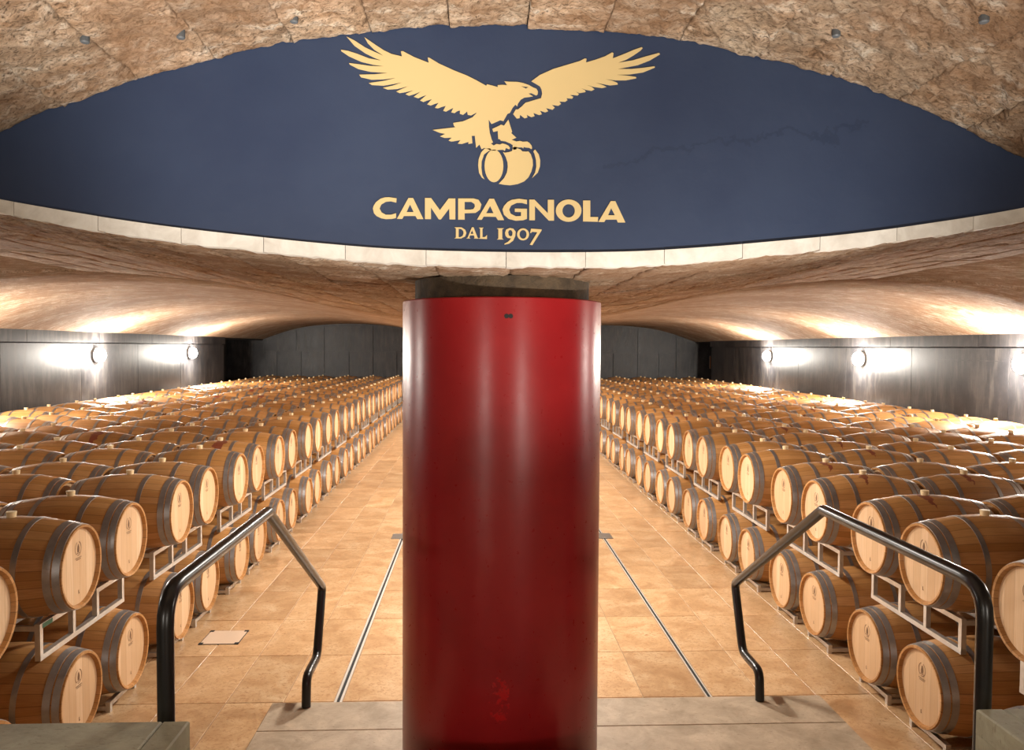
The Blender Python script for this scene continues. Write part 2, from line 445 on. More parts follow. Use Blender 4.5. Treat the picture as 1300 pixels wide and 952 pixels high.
# ---- floor
floor = MB(); floor.box(XL, XR, 3.4, YF, ZF - 0.25, ZF - 0.006)
floor = struct(floor.obj('floor', M['grout']))
edges_x = [-3.36, -2.885, -2.41, -1.955, -1.51, -1.085, -0.555, -0.08, 0.39, 0.86, 1.335, 1.865, 2.29, 2.735, 3.19, 3.665, 4.14]
edges_x = [e_ * FS for e_ in edges_x]; SL, SR = -1.085 * FS, 1.865 * FS
gap = 0.0035
tile_mesh = {}
def tile(xa, xb, ya, yb):
    if abs(xa - SL) < 1e-6: xa += 0.035
    if abs(xb - SL) < 1e-6: xb -= 0.035
    if abs(xa - SR) < 1e-6: xa += 0.03
    if abs(xb - SR) < 1e-6: xb -= 0.03
    return xa + gap, xb - gap, ya + gap, yb - gap
far_tiles = MB()
ys = [(6.15 + 0.94 * k) * FS for k in range(-3, 30)]
for j in range(len(ys) - 1):
    for i in range(len(edges_x) - 1):
        xa, xb, ya, yb = tile(edges_x[i], edges_x[i + 1], ys[j], ys[j + 1])
        if yb > YF: continue
        if ya > 19.0:
            far_tiles.bevelbox(xa, xb, ya, yb, ZF - 0.02, ZF + random.uniform(-0.0006, 0.0006), 0.002); continue
        if yb < 5.7 and -1.48 < xa and xb < 2.57: continue
        key = (round(xb - xa, 3), round(yb - ya, 3))
        if key not in tile_mesh:
            q = MB(); q.bevelbox(-key[0] / 2, key[0] / 2, -key[1] / 2, key[1] / 2, -0.02, 0, 0.002)
            o = q.obj('tile', M['tile'], floor); tile_mesh[key] = o.data
        else:
            o = link(bpy.data.objects.new('tile', tile_mesh[key]), floor)
        o.location = ((xa + xb) / 2, (ya + yb) / 2, ZF + random.uniform(-0.0008, 0.0008))
ft = far_tiles.obj('far_tiles', M['tile'], floor); ft['kind'] = 'stuff'

# ---- slot drains let into the floor, gratings, hatch
for xs, lab in ((SL, 'narrow steel slot drain in the floor on the hatch side of the aisle'),
                (SR, 'narrow steel slot drain in the floor on the aisle side without the hatch')):
    e = tag(empty('slot_drain', (xs, 5.72, ZF)), lab, 'drain', 'slot drains in the aisle floor')
    wd = 0.030 if xs < 0 else 0.020
    for s in (-1, 1):
        q = MB(); q.box(min(s * 0.013, s * wd), max(s * 0.013, s * wd), 0, YF - 5.75, -0.02, 0.002); q.obj('rail', M['rail'], e)
    q = MB(); q.box(-0.012, 0.012, 0, YF - 5.75, -0.03, -0.004); q.obj('channel', M['dark'], e)
for xa, xb, ya, yb, lab in ((1.82, 2.03, 11.56, 11.9, 'small steel drain grating over the slot drain beside right-hand barrels'),
                            (-1.27, -1.08, 11.6, 11.92, 'small steel drain grating over the slot drain beside left-hand barrels')):
    e = tag(empty('drain_grating', (xa, ya, ZF)), lab, 'grating', 'drain gratings')
    q = MB(); q.box(0, xb - xa, 0, yb - ya, -0.01, 0.002); q.obj('plate', M['dark'], e)
    for k in range(7):
        q = MB(); yy = (k + 0.5) * (yb - ya) / 7
        q.box(0.005, xb - xa - 0.005, yy - 0.014, yy + 0.014, 0.0, 0.006); q.obj('bar', M['steel'], e)
h = tag(empty('floor_hatch', (-2.41 * FS, 7.55 * FS, ZF)), 'small square pale stone floor hatch with dark corners beside the barrels', 'hatch')
q = MB(); q.box(-0.185, 0.185, -0.18, 0.18, -0.01, 0.0035); q.obj('hatch_frame', M['dark'], h)
q = MB(); q.bevelbox(-0.178, 0.178, -0.173, 0.173, -0.01, 0.006, 0.001); q.obj('cover', M['hatch'], h)
for sx in (-1, 1):
    for sy in (-1, 1):
        q = MB(); q.box(sx * 0.168 - 0.02, sx * 0.168 + 0.02, sy * 0.163 - 0.02, sy * 0.163 + 0.02, 0, 0.0075); q.obj('corner_plate', M['dark'], h)

# ---- hall ceiling: base surface, near part dressed with separate slabs
YS = 10.6
nd = 90
v = []; f = []
yl = [YB + 0.02, YS, YS + 0.01] + [YS + 0.01 + (YF + 0.3 - YS) * k / 12 for k in range(1, 13)]
for j, y in enumerate(yl):
    for i in range(nd + 1):
        d = -9.3 + 18.6 * i / nd
        off = 0.035 if j < 2 else 0.0
        v.append((X0 + d, y, hall_z(d) + off))
for j in range(len(yl) - 1):
    for i in range(nd):
        a = j * (nd + 1) + i
        f.append((a, a + nd + 1, a + nd + 2, a + 1))
ceiling = struct(mesh_obj('ceiling', v, f, M['stone_far'], None, True))
SW = 0.352
for c in range(-15, 15):
    d0 = c * SW; d1 = d0 + SW
    y = YB + 0.03
    r = random.Random(c)
    first = True
    while y < YS - 0.01:
        ln = r.uniform(1.2, 1.9)
        y2 = y + ln
        if YS - y2 < 0.7: y2 = YS
        near = y < 5.5
        rough_slab('ceiling_slab', hall_z, d0, d1, y, y2, 14 if near else 6, 46 if near else 14, 0.016 if near else 0.011, c * 1.7 + y, M['stone_far'], ceiling, 0.0015, 1.4)
        y = y2

# ---- stair-room vault in rough slabs
vault_ceiling = []
v = []; f = []
th_max = math.asin(3.3 / RV)
nv = 40
for j, y in enumerate((-3.0, 0.9, 0.95, YB)):
    for i in range(nv + 1):
        d = RV * sin(-th_max + 2 * th_max * i / nv)
        v.append((X0 + d, y, vault_z(d) + (0.04 if j > 1 else 0.0)))
for j in range(3):
    for i in range(nv):
        a = j * (nv + 1) + i
        f.append((a, a + nv + 1, a + nv + 2, a + 1))
vault = struct(mesh_obj('ceiling', v, f, M['stone'], None, True))
ang = 0.34 / RV
k0 = int(th_max / ang)
for c in range(-k0 - 1, k0 + 1):
    ta = c * ang + 0.012; tb = ta + ang
    da, db = RV * sin(max(-th_max, ta)), RV * sin(min(th_max, tb))
    r = random.Random(c + 50)
    cut = r.uniform(1.6, 2.6)
    for (ya, yb, nx, ny) in ((0.95, cut, 14, 30), (cut, YB, 40, 110 if cut < 2.1 else 80)):
        rough_slab('ceiling_slab', vault_z, da, db, ya, yb, nx, ny, 0.030, c * 2.3 + ya, M['stone'], vault, 0.002, 1.5)
# dark bolt plugs set in the slabs
for (d, y) in ((-1.62, 3.05), (-1.33, 3.22), (-1.92, 2.83), (-0.9, 3.28), (1.26, 3.1), (1.6, 2.7)):
    q = MB(); q.lathe([(-0.014, 0.013), (-0.010, 0.017), (0.05, 0.017)], 12, 'z', cap=True)
    q.obj('bolt_plug', simple('plug_grey', (0.09, 0.095, 0.1), 0.5) if 'plug' not in M else M['plug'], vault, loc=(X0 + d, y, vault_z(d)))
    M['plug'] = bpy.data.materials['plug_grey']

# ---- navy wall between the vaults
v = []; f = []
DT = 2.64
N = 80
for i in range(N + 1):
    d = -DT + 2 * DT * i / N
    lo = hall_z(d) + 0.03; hi = max(lo + 0.002, vault_z(d) + 0.045)
    v += [(X0 + d, YB, lo), (X0 + d, YB, hi), (X0 + d, YB + 0.15, hi), (X0 + d, YB + 0.15, lo)]
for i in range(N):
    a = 4 * i; b = a + 4
    f += [(a, b, b + 1, a + 1), (a + 1, b + 1, b + 2, a + 2), (a + 2, b + 2, b + 3, a + 3), (a + 3, b + 3, b, a)]
struct(mesh_obj('wall_front', v, f, M['navy']))

# ---- white sawn edge of the hall ceiling stones along the foot of the navy wall
trim = struct(empty('trim_1', (X0, YB, 3.15)))
def edge_stone(xa, xb, seed):
    n = 14; v = []; f = []
    for i in range(n + 1):
        x = xa + 0.0012 + (xb - xa - 0.0024) * i / n
        d = x - X0
        wob = 0.010 * noise.noise(Vector((x * 9, seed, 0))) + 0.006 * noise.noise(Vector((x * 31, seed, 3)))
        lo = hall_z(d) + wob - 0.002; hi = hall_z(d) + 0.060
        yy = YB - 0.012 + 0.002 * noise.noise(Vector((seed * 7.7, 0, 1)))
        v += [(x - X0, yy - YB, lo - 3.15), (x - X0, yy - YB, hi - 3.15), (x - X0, 0.06, hi - 3.15), (x - X0, 0.06, lo - 3.15)]
    for i in range(n):
        a = 4 * i; b = a + 4
        f += [(a, b, b + 1, a + 1), (a + 1, b + 1, b + 2, a + 2), (a + 3, a, b, b + 3)[::-1]]
    f += [(0, 1, 2, 3), (4 * n + 3, 4 * n + 2, 4 * n + 1, 4 * n)]
    mesh_obj('stone', v, f, M['edge'], trim)
x = -0.228 - 0.352 * 7
while x < 2.95:
    edge_stone(x, x + 0.352, x * 3.1); x += 0.352

# ---- hall walls in form-work panels
def panel_wall(name, pts, thick_dir):
    """pts: list of boxes"""
    w_ = struct(empty(name, pts[0][:3] if False else (0, 0, 0)))
    for b in pts:
        q = MB(); q.box(*b); q.obj('panel', M['concrete'], w_)
    return w_
def side_boxes(x, sgn, cuts, yend):
    B = []; g = 0.012
    xa, xb = (x - 0.25, x) if sgn < 0 else (x, x + 0.25)
    for a, b in zip(cuts[:-1], cuts[1:]):
        B.append((xa, xb, a + g / 2, b - g / 2, ZF, 2.82))
    lx = (xa, xb + 0.05) if sgn < 0 else (xa - 0.05, xb)
    for a, b in zip(cuts[:-1], cuts[1:]):
        B.append((lx[0], lx[1], a + 0.8 + g / 2, b + 0.8 - g / 2 if b + 0.8 < yend else yend, 2.845, 3.12))
    bx = (xa, xb - 0.04) if sgn < 0 else (xa + 0.04, xb)
    B.append((bx[0], bx[1], cuts[0], yend, 0, 3.12))
    return B
cutL = [3.4, 6.4, 9.4, 12.4, 15.27, 18.3, 21.3, 24.3, 28.4]
cutR = [3.4, 6.4, 9.4, 12.4, 13.47, 16.6, 19.6, 22.6, 25.6, 28.4, 31.2]
panel_wall('wall_left', side_boxes(XL, -1, cutL, 28.4), -1)
panel_wall('wall_right', side_boxes(XR, 1, cutR, 31.2), 1)
# thin pour lines standing proud on the walls
for nm, xw, s, ya, yb, z in (('trim_2', XL, 1, 5.0, 15.25, 2.575), ('trim_3', XR, -1, 6.0, 16.6, 2.59)):
    q = MB(); q.box(min(xw, xw + s * 0.006), max(xw, xw + s * 0.006), ya, yb, z - 0.012, z + 0.004); struct(q.obj(nm, M['concrete']))
# assumed recesses at the far end; black colour stands for the unlit wall
q = MB(); q.box(XL - 1.6, XL - 1.5, 28.4, YF, 0, 3.2); q.box(XL - 1.5, XL, 28.35, 28.45, 0, 3.2); q.box(XL - 1.5, XL, 28.4, YF, 3.02, 3.2); q.box(XL - 1.5, XL, 28.4, YF, -0.2, 0)
struct(q.obj('wall_left_recess', M['dark']))
q = MB(); q.box(XR + 1.5, XR + 1.6, 31.2, YF, 0, 3.2); q.box(XR, XR + 1.5, 31.15, 31.25, 0, 3.2); q.box(XR, XR + 1.5, 31.2, YF, 3.02, 3.2); q.box(XR, XR + 1.5, 31.2, YF, -0.2, 0)
struct(q.obj('wall_right_recess', M['dark']))
e = tag(empty('wall_panel', (XR + 0.62, 32.9, 1.95)), 'small orange panel in the dark recess at the far right corner', 'panel')
q = MB(); q.box(-0.16, 0.16, -0.03, 0.0, 0, 0.5); q.obj('board', M['rust'], e)
q = MB(); q.box(-0.18, 0.18, 0.0, 0.02, -0.02, 0.52); q.obj('backing_frame', M['housing'], e)

# far wall: panels cut to the arches
wb = struct(empty('wall_back', (0, YF, 0)))
q = MB(); q.box(XL - 1.6, XR + 1.6, 0.04, 0.3, 0, 3.95); q.obj('backing', M['concrete'], wb)
def cut_panel(xa, xb, za, follow, zb=None):
    n = 8; v = []; f = []; g = 0.026
    for i in range(n + 1):
        x = xa + g + (xb - xa - 2 * g) * i / n
        top = (zb - g) if zb is not None else max(za + 0.03, hall_z(x - X0) - follow)
        v += [(x, 0, za + g), (x, 0, top), (x, 0.06, top), (x, 0.06, za + g)]
    for i in range(n):
        a = 4 * i; b = a + 4
        f += [(a, b, b + 1, a + 1), (a + 1, b + 1, b + 2, a + 2), (a, a + 3, b + 3, b)]
    f += [(0, 1, 2, 3), (4 * n + 3, 4 * n + 2, 4 * n + 1, 4 * n)]
    mesh_obj('panel', v, f, M['concrete'], wb)
low = [-9.0 + 0.02, -8.4, -7.4, -6.43, -5.4, -4.4, -3.4, -2.4, -1.4, -0.4, 0.6, 1.6, 2.6, 3.7, 4.75, 5.78, 6.83, 7.75, 8.5, 9.33]
for a, b in zip(low[:-1], low[1:]): cut_panel(a, b, ZF, 0, 2.57)
upp = [-8.98, -7.6, -6.43, -4.4, -2.4, -0.4, 1.6, 3.7, 4.75, 6.83, 8.5, 9.33]
for a, b in zip(upp[:-1], upp[1:]):
    cut_panel(a, b, 2.57, 0.10)

# hall front wall beside the opening, and the stair room shell (behind the view)
def side_front(sgn):
    pts = []
    xe = XL if sgn < 0 else XR
    d_in = 2.64
    n = 24
    for i in range(n + 1):
        d = d_in + (abs(xe - X0) - d_in) * i / n
        pts.append((X0 + sgn * d, hall_z(d) + 0.05))
    pts += [(xe, 0.0), (X0 + sgn * 3.3, 0.0), (X0 + sgn * 3.3, 2.95), (X0 + sgn * 3.0, vault_z(3.0) + 0.02)]
    v = [(x, YB - 0.02, z) for x, z in pts] + [(x, YB - 0.14, z) for x, z in pts]
    m = len(pts)
    f = [tuple(range(m)), tuple(range(2 * m - 1, m - 1, -1))] + [(i, (i + 1) % m, m + (i + 1) % m, m + i) for i in range(m)]
    struct(mesh_obj('wall_entrance', v, f, M['concrete']))
side_front(-1); side_front(1)
for s in (-1, 1):
    q = MB(); xa = X0 + s * 3.3
    q.box(min(xa, xa + s * 0.2), max(xa, xa + s * 0.2), -3.0, YB - 0.13, 0, 3.06); struct(q.obj('wall_stair_side', M['plaster']))
q = MB(); q.box(X0 - 3.5, X0 + 3.5, -3.2, -3.0, 0, 4.3); struct(q.obj('wall_stair_back', M['plaster']))

# ================================================================ STAIRS, PARAPETS, RAILS
st = tag(empty('stone_steps', (0.54, 5.70, 0)), 'grey marble step slabs around the foot of the red column', 'steps')
def slab(name, xa, xb, ya, yb, za, zb, mat=None, c=0.006):
    za = ZF
    q = MB(); q.bevelbox(xa - 0.54, xb - 0.54, ya - 5.70, yb - 5.70, za, zb, c); return q.obj(name, mat or M['grey'], st)
for a, b in ((-1.48, 0.2), (0.203, 2.57)): slab('step_slab', a, b, 5.278, 5.705, 0, 0.2)
for a, b in ((-1.48, -0.43), (0.706, 2.57)): slab('step_slab', a, b, 4.5, 5.275, 0, 0.2)
slab('step_slab', -0.427, 0.703, 5.066, 5.275, 0, 0.2)
zt = 0.2
for yn in (4.5, 4.2, 3.9):
    zt += 0.1675
    for a, b in ((-1.05, -0.43), (0.706, 1.93)): slab('step_slab', a, b, yn - 0.298, yn, 0.0, zt)
zt += 0.1675
slab('step_slab', -1.45, 2.30, 2.952, 3.6, 0.0, zt)
slab('step_slab', -1.05, 1.93, -2.97, 2.949, 0.0, zt)
def parapet(xa, xb, joints, lab):
    e = tag(empty('stair_parapet', ((xa + xb) / 2, 2.95, 0)), lab, 'low wall', 'low walls beside the steps')
    cx = (xa + xb) / 2
    q = MB(); q.box(xa - cx, xb - cx, -4.5, -0.003, ZF, 1.29); q.obj('wall_body', M['coping'], e)
    cuts = [xa] + joints + [xb]
    for a, b in zip(cuts[:-1], cuts[1:]):
        q = MB(); q.bevelbox(a - cx + 0.0015, b - cx - 0.0015, -4.5, 0.0, 1.29, 1.387, 0.006); q.obj('coping_stone', M['coping'], e)
parapet(X0 - 3.29, -1.07, [-1.95, -1.17], 'low stone-topped stair wall below the handrail nearest the floor hatch')
parapet(1.952, X0 + 3.29, [2.06, 2.5], 'low stone-topped stair wall with pale side face, below the handrail away from hatch')

def sweep(path, r, n=14):
    P = [Vector(p) for p in path]; m = len(P); v = []; f = []
    for i in range(m):
        a = (P[i] - P[i - 1]).normalized() if i else (P[1] - P[0]).normalized()
        b = (P[i + 1] - P[i]).normalized() if i < m - 1 else a
        tn = (a + b).normalized()
        k = 1.0 / max(0.35, tn.dot(a))
        side = Vector((1, 0, 0)); up = side.cross(tn).normalized()
        for j in range(n):
            t = 2 * pi * j / n
            v.append(tuple(P[i] + side * (r * cos(t)) + up * (r * k * sin(t))))
    for i in range(m - 1):
        for j in range(n):
            f.append((i * n + j, i * n + (j + 1) % n, (i + 1) * n + (j + 1) % n, (i + 1) * n + j))
    f.append(tuple(range(n))[::-1]); f.append(tuple(range((m - 1) * n, m * n)))
    return v, f
def fillet(pts, rads, n=5):
    out = [Vector(pts[0])]
    for i in range(1, len(pts) - 1):
        p = Vector(pts[i]); a = (Vector(pts[i - 1]) - p); b = (Vector(pts[i + 1]) - p)
        r = rads[i]
        if r <= 0: out.append(p); continue
        la, lb = a.length, b.length
        d = min(r, la * 0.45, lb * 0.45)
        pa = p + a.normalized() * d; pb = p + b.normalized() * d
        for k in range(n + 1):
            t = k / n
            out.append((pa * (1 - t) + p * t) * (1 - t) + (p * (1 - t) + pb * t) * t)
    out.append(Vector(pts[-1]))
    return out
for xr, lab in ((-1.22, 'black bent tube handrail on the hatch side of the red column'),
                (2.085, 'black bent tube handrail crossing in front of the barrels, away from the hatch')):
    pts = [(0, 0, 0), (0, 0, 0.952), (0, 1.52, 0.952), (0, 3.11, 0.022), (0, 2.90, -0.455), (0, 2.535, -0.455), (0, 2.515, -0.665)]
    path = fillet(pts, [0, 0.14, 0.02, 0.05, 0.07, 0.07, 0])
    v, f = sweep(path, 0.033)
    o = mesh_obj('handrail', v, f, M['black'], None, True, loc=(xr, 3.11, 0.868))
    shade_auto(o, 50); tag(o, lab, 'handrail', 'handrails of the steps')

# ================================================================ RED COLUMN
col = tag(empty('column', (0.138, 4.5, 0)), 'thick round column in a glossy red steel jacket with dark neck, before the aisle', 'column')
col['kind'] = 'thing'
q = MB(); q.lathe([(ZF, 0.561), (3.037, 0.561), (3.042, 0.557), (3.042, 0.545), (3.0, 0.545)], 96, 'z'); shade_auto(q.obj('jacket', M['red'], col))
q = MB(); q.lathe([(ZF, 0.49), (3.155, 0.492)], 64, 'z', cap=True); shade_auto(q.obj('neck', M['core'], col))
for t, z in ((-0.555 * pi + pi * 0.053, 2.945), (-0.985 * pi, 2.945), (-0.01, 2.945)):
    q = MB(); c_ = Vector((0.561 * sin(t + pi), -0.561 * abs(cos(t)), z))
    q.lathe([(-0.004, 0.012), (0.002, 0.012)], 10, 'z', cap=True)
    o = q.obj('fixing_hole', M['dark'], col, loc=c_)
    o.rotation_euler = (pi / 2, 0, math.atan2(c_.x, -c_.y))

# ================================================================ EMBLEM AND LETTERING
def flat_shape(name, loops, parent, mat, depth=0.003, y=0.0):
    cu = bpy.data.curves.new(name, 'CURVE'); cu.dimensions = '2D'; cu.fill_mode = 'BOTH'; cu.extrude = depth / 2
    for lp in loops:
        s = cu.splines.new('POLY'); s.points.add(len(lp) - 1)
        for p, (a, b) in zip(s.points, lp): p.co = (a / 1000, b / 1000, 0, 1)
        s.use_cyclic_u = True
    tmp = bpy.data.objects.new(name, cu); COL.objects.link(tmp)
    dg = bpy.context.evaluated_depsgraph_get()
    me = bpy.data.meshes.new_from_object(tmp.evaluated_get(dg))
    bpy.data.objects.remove(tmp); bpy.data.curves.remove(cu)
    me.transform(Matrix.Rotation(pi / 2, 4, 'X'))
    me.materials.clear(); me.materials.append(mat)
    o = bpy.data.objects.new(name, me); o.location = (0, y, 0)
    return link(o, parent)
# emblem and lettering outlines, millimetres on the wall, origin at the middle of the sign
EAGLE=[('bird_body',[[(-704.9,483.3),(-670.7,467.1),(-625.1,438.6),(-585.0,420.7),(-545.0,404.5),(-585.0,429.2),(-613.6,457.0),(-627.9,482.2),(-585.0,453.7),(-545.0,428.4),(-510.6,412.7),(-465.8,403.4),(-470.4,424.9),(-461.8,426.2),(-412.9,401.6),(-349.6,378.5),(-353.7,401.2),(-346.8,400.2),(-303.5,375.4),(-239.9,348.2),(-182.0,326.5),(-141.4,307.3),(-97.8,284.1),(-95.0,291.0),(-71.7,285.7),(-45.5,279.3),(-46.7,277.1),(-48.1,287.9),(-27.7,289.8),(-6.1,288.7),(-18.9,305.3),(0.2,303.9),(38.4,303.9),(63.9,299.4),(89.5,291.1),(104.8,282.6),(122.8,275.4),(129.2,264.2),(128.0,251.6),(121.7,246.9),(115.3,250.1),(99.9,256.6),(87.1,254.6),(97.4,248.5),(107.6,242.4),(89.8,239.5),(69.4,236.6),(54.1,227.5),(41.5,209.6),(38.5,198.3),(30.0,205.6),(18.6,191.6),(6.0,168.7),(-4.2,164.7),(-21.8,132.9),(-35.9,136.4),(-74.0,119.4),(-86.6,137.6),(-85.3,108.0),(-81.5,79.6),(-73.0,51.2),(-67.0,39.4),(-76.5,34.1),(-64.5,25.7),(-51.3,32.6),(-36.9,30.0),(-26.1,35.4),(-12.9,32.0),(0.3,26.3),(7.6,16.9),(4.5,10.2),(-3.2,13.2),(-10.4,16.6),(-15.2,3.4),(-22.4,8.1),(-41.6,7.1),(-56.0,2.8),(-74.0,2.5),(-105.2,15.1),(-117.2,8.9),(-126.9,29.0),(-141.2,14.5),(-147.4,66.6),(-156.9,66.4),(-160.8,66.9),(-157.8,34.1),(-175.2,30.9),(-175.2,39.6),(-204.2,30.5),(-221.6,31.3),(-210.1,46.5),(-250.6,40.0),(-262.2,43.9),(-247.8,56.8),(-279.6,55.1),(-299.9,61.6),(-276.8,72.4),(-302.8,77.7),(-331.8,88.7),(-232.3,101.9),(-239.2,109.2),(-242.2,120.7),(-198.7,128.3),(-158.2,146.3),(-140.9,163.8),(-140.9,167.3),(-164.0,154.8),(-178.5,157.4),(-181.5,171.7),(-198.8,157.0),(-213.3,160.8),(-212.2,175.7),(-222.0,173.8),(-236.5,163.8),(-251.0,166.4),(-241.2,186.1),(-256.8,178.9),(-274.1,169.4),(-285.7,172.7),(-274.2,194.7),(-291.5,189.8),(-308.8,182.6),(-322.1,184.6),(-306.0,206.7),(-323.3,201.8),(-340.6,194.6),(-356.2,198.9),(-334.9,222.2),(-352.2,217.3),(-372.4,209.4),(-386.8,214.9),(-358.0,240.0),(-375.3,234.0),(-395.5,225.0),(-413.9,231.0),(-384.0,253.8),(-412.8,241.8),(-435.8,235.1),(-450.2,241.7),(-413.9,259.0),(-447.3,250.9),(-476.1,245.8),(-490.4,251.8),(-438.7,275.6),(-487.6,263.2),(-527.8,259.6),(-547.9,266.6),(-504.8,277.2),(-463.4,291.7),(-504.8,284.0),(-545.0,276.4),(-596.6,278.2),(-609.2,285.9),(-545.0,296.3),(-493.3,309.9),(-545.0,303.7),(-596.6,301.0),(-642.4,309.8),(-650.9,321.0),(-585.1,324.0),(-527.8,330.3),(-602.3,335.0),(-653.8,345.4),(-690.9,363.4),(-694.9,370.1),(-648.0,365.4),(-602.3,359.5),(-545.0,359.0),(-590.8,365.4),(-642.3,376.9),(-693.7,398.5),(-727.9,420.5),(-729.0,426.1),(-699.3,422.2),(-659.4,410.6),(-608.0,391.8),(-556.4,383.8),(-585.1,395.1),(-625.1,414.2),(-670.8,444.4)],[(53.8,286.6),(69.1,284.4),(87.0,282.3),(75.5,275.7)]]),
('wing',[[(99.8,307.5),(137.5,335.8),(195.7,362.9),(254.0,381.3),(312.4,399.8),(335.7,411.8),(342.8,410.2),(340.6,394.1),(382.7,407.1),(423.6,422.3),(455.7,440.3),(462.2,437.0),(458.9,414.4),(511.6,435.7),(552.6,453.9),(586.7,466.1),(591.4,461.6),(582.1,451.6),(552.9,430.8),(517.8,409.9),(482.6,395.9),(547.2,407.6),(606.0,426.2),(664.8,443.0),(668.4,436.2),(623.9,409.3),(571.0,388.0),(482.9,368.8),(541.8,370.0),(600.6,377.0),(644.8,384.3),(646.7,378.5),(595.0,356.7),(536.1,346.8),(477.3,343.3),(524.4,340.8),(562.8,335.8),(564.6,330.6),(518.7,320.5),(471.6,319.5),(427.5,323.8),(459.9,316.4),(480.6,308.2),(482.4,301.3),(448.3,297.1),(413.0,302.8),(383.6,307.4),(413.0,298.2),(432.5,289.9),(413.2,284.9),(377.9,288.8),(345.5,296.8),(366.1,288.6),(379.2,278.5),(366.3,271.9),(342.8,275.4),(320.4,281.4),(336.9,273.6),(339.9,266.2),(313.6,261.0),(295.9,266.5),(310.7,256.9),(304.9,250.5),(284.3,252.4),(269.7,251.5),(285.6,243.8),(281.5,236.2),(255.2,237.4),(259.9,228.9),(249.4,221.7),(223.1,222.4),(231.9,212.2),(220.3,203.9),(191.0,206.8),(204.0,195.5),(194.1,186.1),(164.8,193.1),(174.8,179.4),(162.0,174.0),(138.6,181.6),(147.4,166.2),(135.8,162.0),(109.4,170.7),(115.4,157.0),(100.8,152.1),(80.3,162.1),(83.9,150.7),(71.6,146.4),(51.1,161.6),(49.5,147.2),(36.7,145.2),(20.8,163.9),(32.4,184.3),(42.3,184.5),(56.8,196.2),(74.2,213.8),(109.1,224.9),(142.9,235.3),(148.0,255.5),(145.0,272.7),(137.9,287.0),(120.3,297.0)]]),
('standing_leg',[[(-0.3,139.1),(10.7,104.9),(16.8,86.0),(12.0,81.7),(35.0,61.4),(14.6,51.5),(35.1,44.7),(51.9,47.4),(64.0,44.0),(83.2,45.5),(92.9,39.7),(102.6,28.0),(105.1,16.1),(101.5,12.5),(93.0,18.3),(73.7,19.9),(68.9,22.2),(66.5,15.0),(60.5,19.7),(40.0,19.3),(35.3,10.2),(23.3,7.6),(19.6,17.1),(19.5,29.0),(8.7,36.0),(-13.0,45.1),(-32.2,47.2),(-38.2,54.2),(-44.2,54.1),(-46.8,89.7),(-66.0,84.6),(-70.8,97.6),(-39.7,112.3),(-32.6,117.2),(-19.3,112.7)]]),
('cask_front',[[(-21.2,-62.7),(-22.2,-78.5),(-25.2,-93.5),(-30.0,-107.0),(-36.6,-118.4),(-44.4,-126.9),(-53.1,-132.3),(-62.3,-134.2),(-71.5,-132.6),(-80.3,-127.5),(-88.2,-119.1),(-94.8,-108.0),(-99.7,-94.6),(-102.9,-79.7),(-104.0,-63.9),(-103.0,-48.1),(-100.0,-33.1),(-95.1,-19.6),(-88.6,-8.3),(-80.9,0.3),(-72.1,5.6),(-63.0,7.6),(-53.7,5.9),(-45.0,0.8),(-37.1,-7.5),(-30.5,-18.6),(-25.5,-31.9),(-22.4,-46.9)]]),
('cask_middle',[[(-23.4,-1.8),(-15.4,-4.9),(3.3,-1.9),(16.6,2.8),(21.3,18.7),(27.2,21.5),(39.2,20.3),(39.3,15.0),(54.0,10.5),(62.1,2.2),(78.1,1.1),(88.8,2.6),(99.6,-10.4),(107.8,-34.2),(109.3,-58.0),(102.8,-84.6),(89.5,-111.3),(70.9,-128.9),(41.5,-141.2),(9.4,-146.5),(-17.3,-144.7),(-41.4,-141.1),(-17.5,-115.6),(-5.6,-91.5),(-1.7,-65.0),(-3.2,-46.5),(-11.3,-22.8)]]),
('cask_edge',[[(-103.5,11.4),(-119.4,-6.0),(-129.9,-35.3),(-132.0,-61.7),(-128.4,-93.4),(-116.3,-114.4),(-104.2,-122.1),(-113.7,-103.8),(-117.8,-72.1),(-116.6,-43.0),(-106.0,-13.7),(-87.5,1.1),(-74.1,5.8),(-79.5,13.1)]]),
('cask_edge',[[(118.2,11.0),(134.5,-9.9),(141.3,-36.3),(140.2,-62.8),(131.0,-89.5),(105.6,-113.8),(118.9,-89.7),(124.1,-63.1),(122.6,-33.9),(115.7,-7.5),(110.3,3.0)]])]
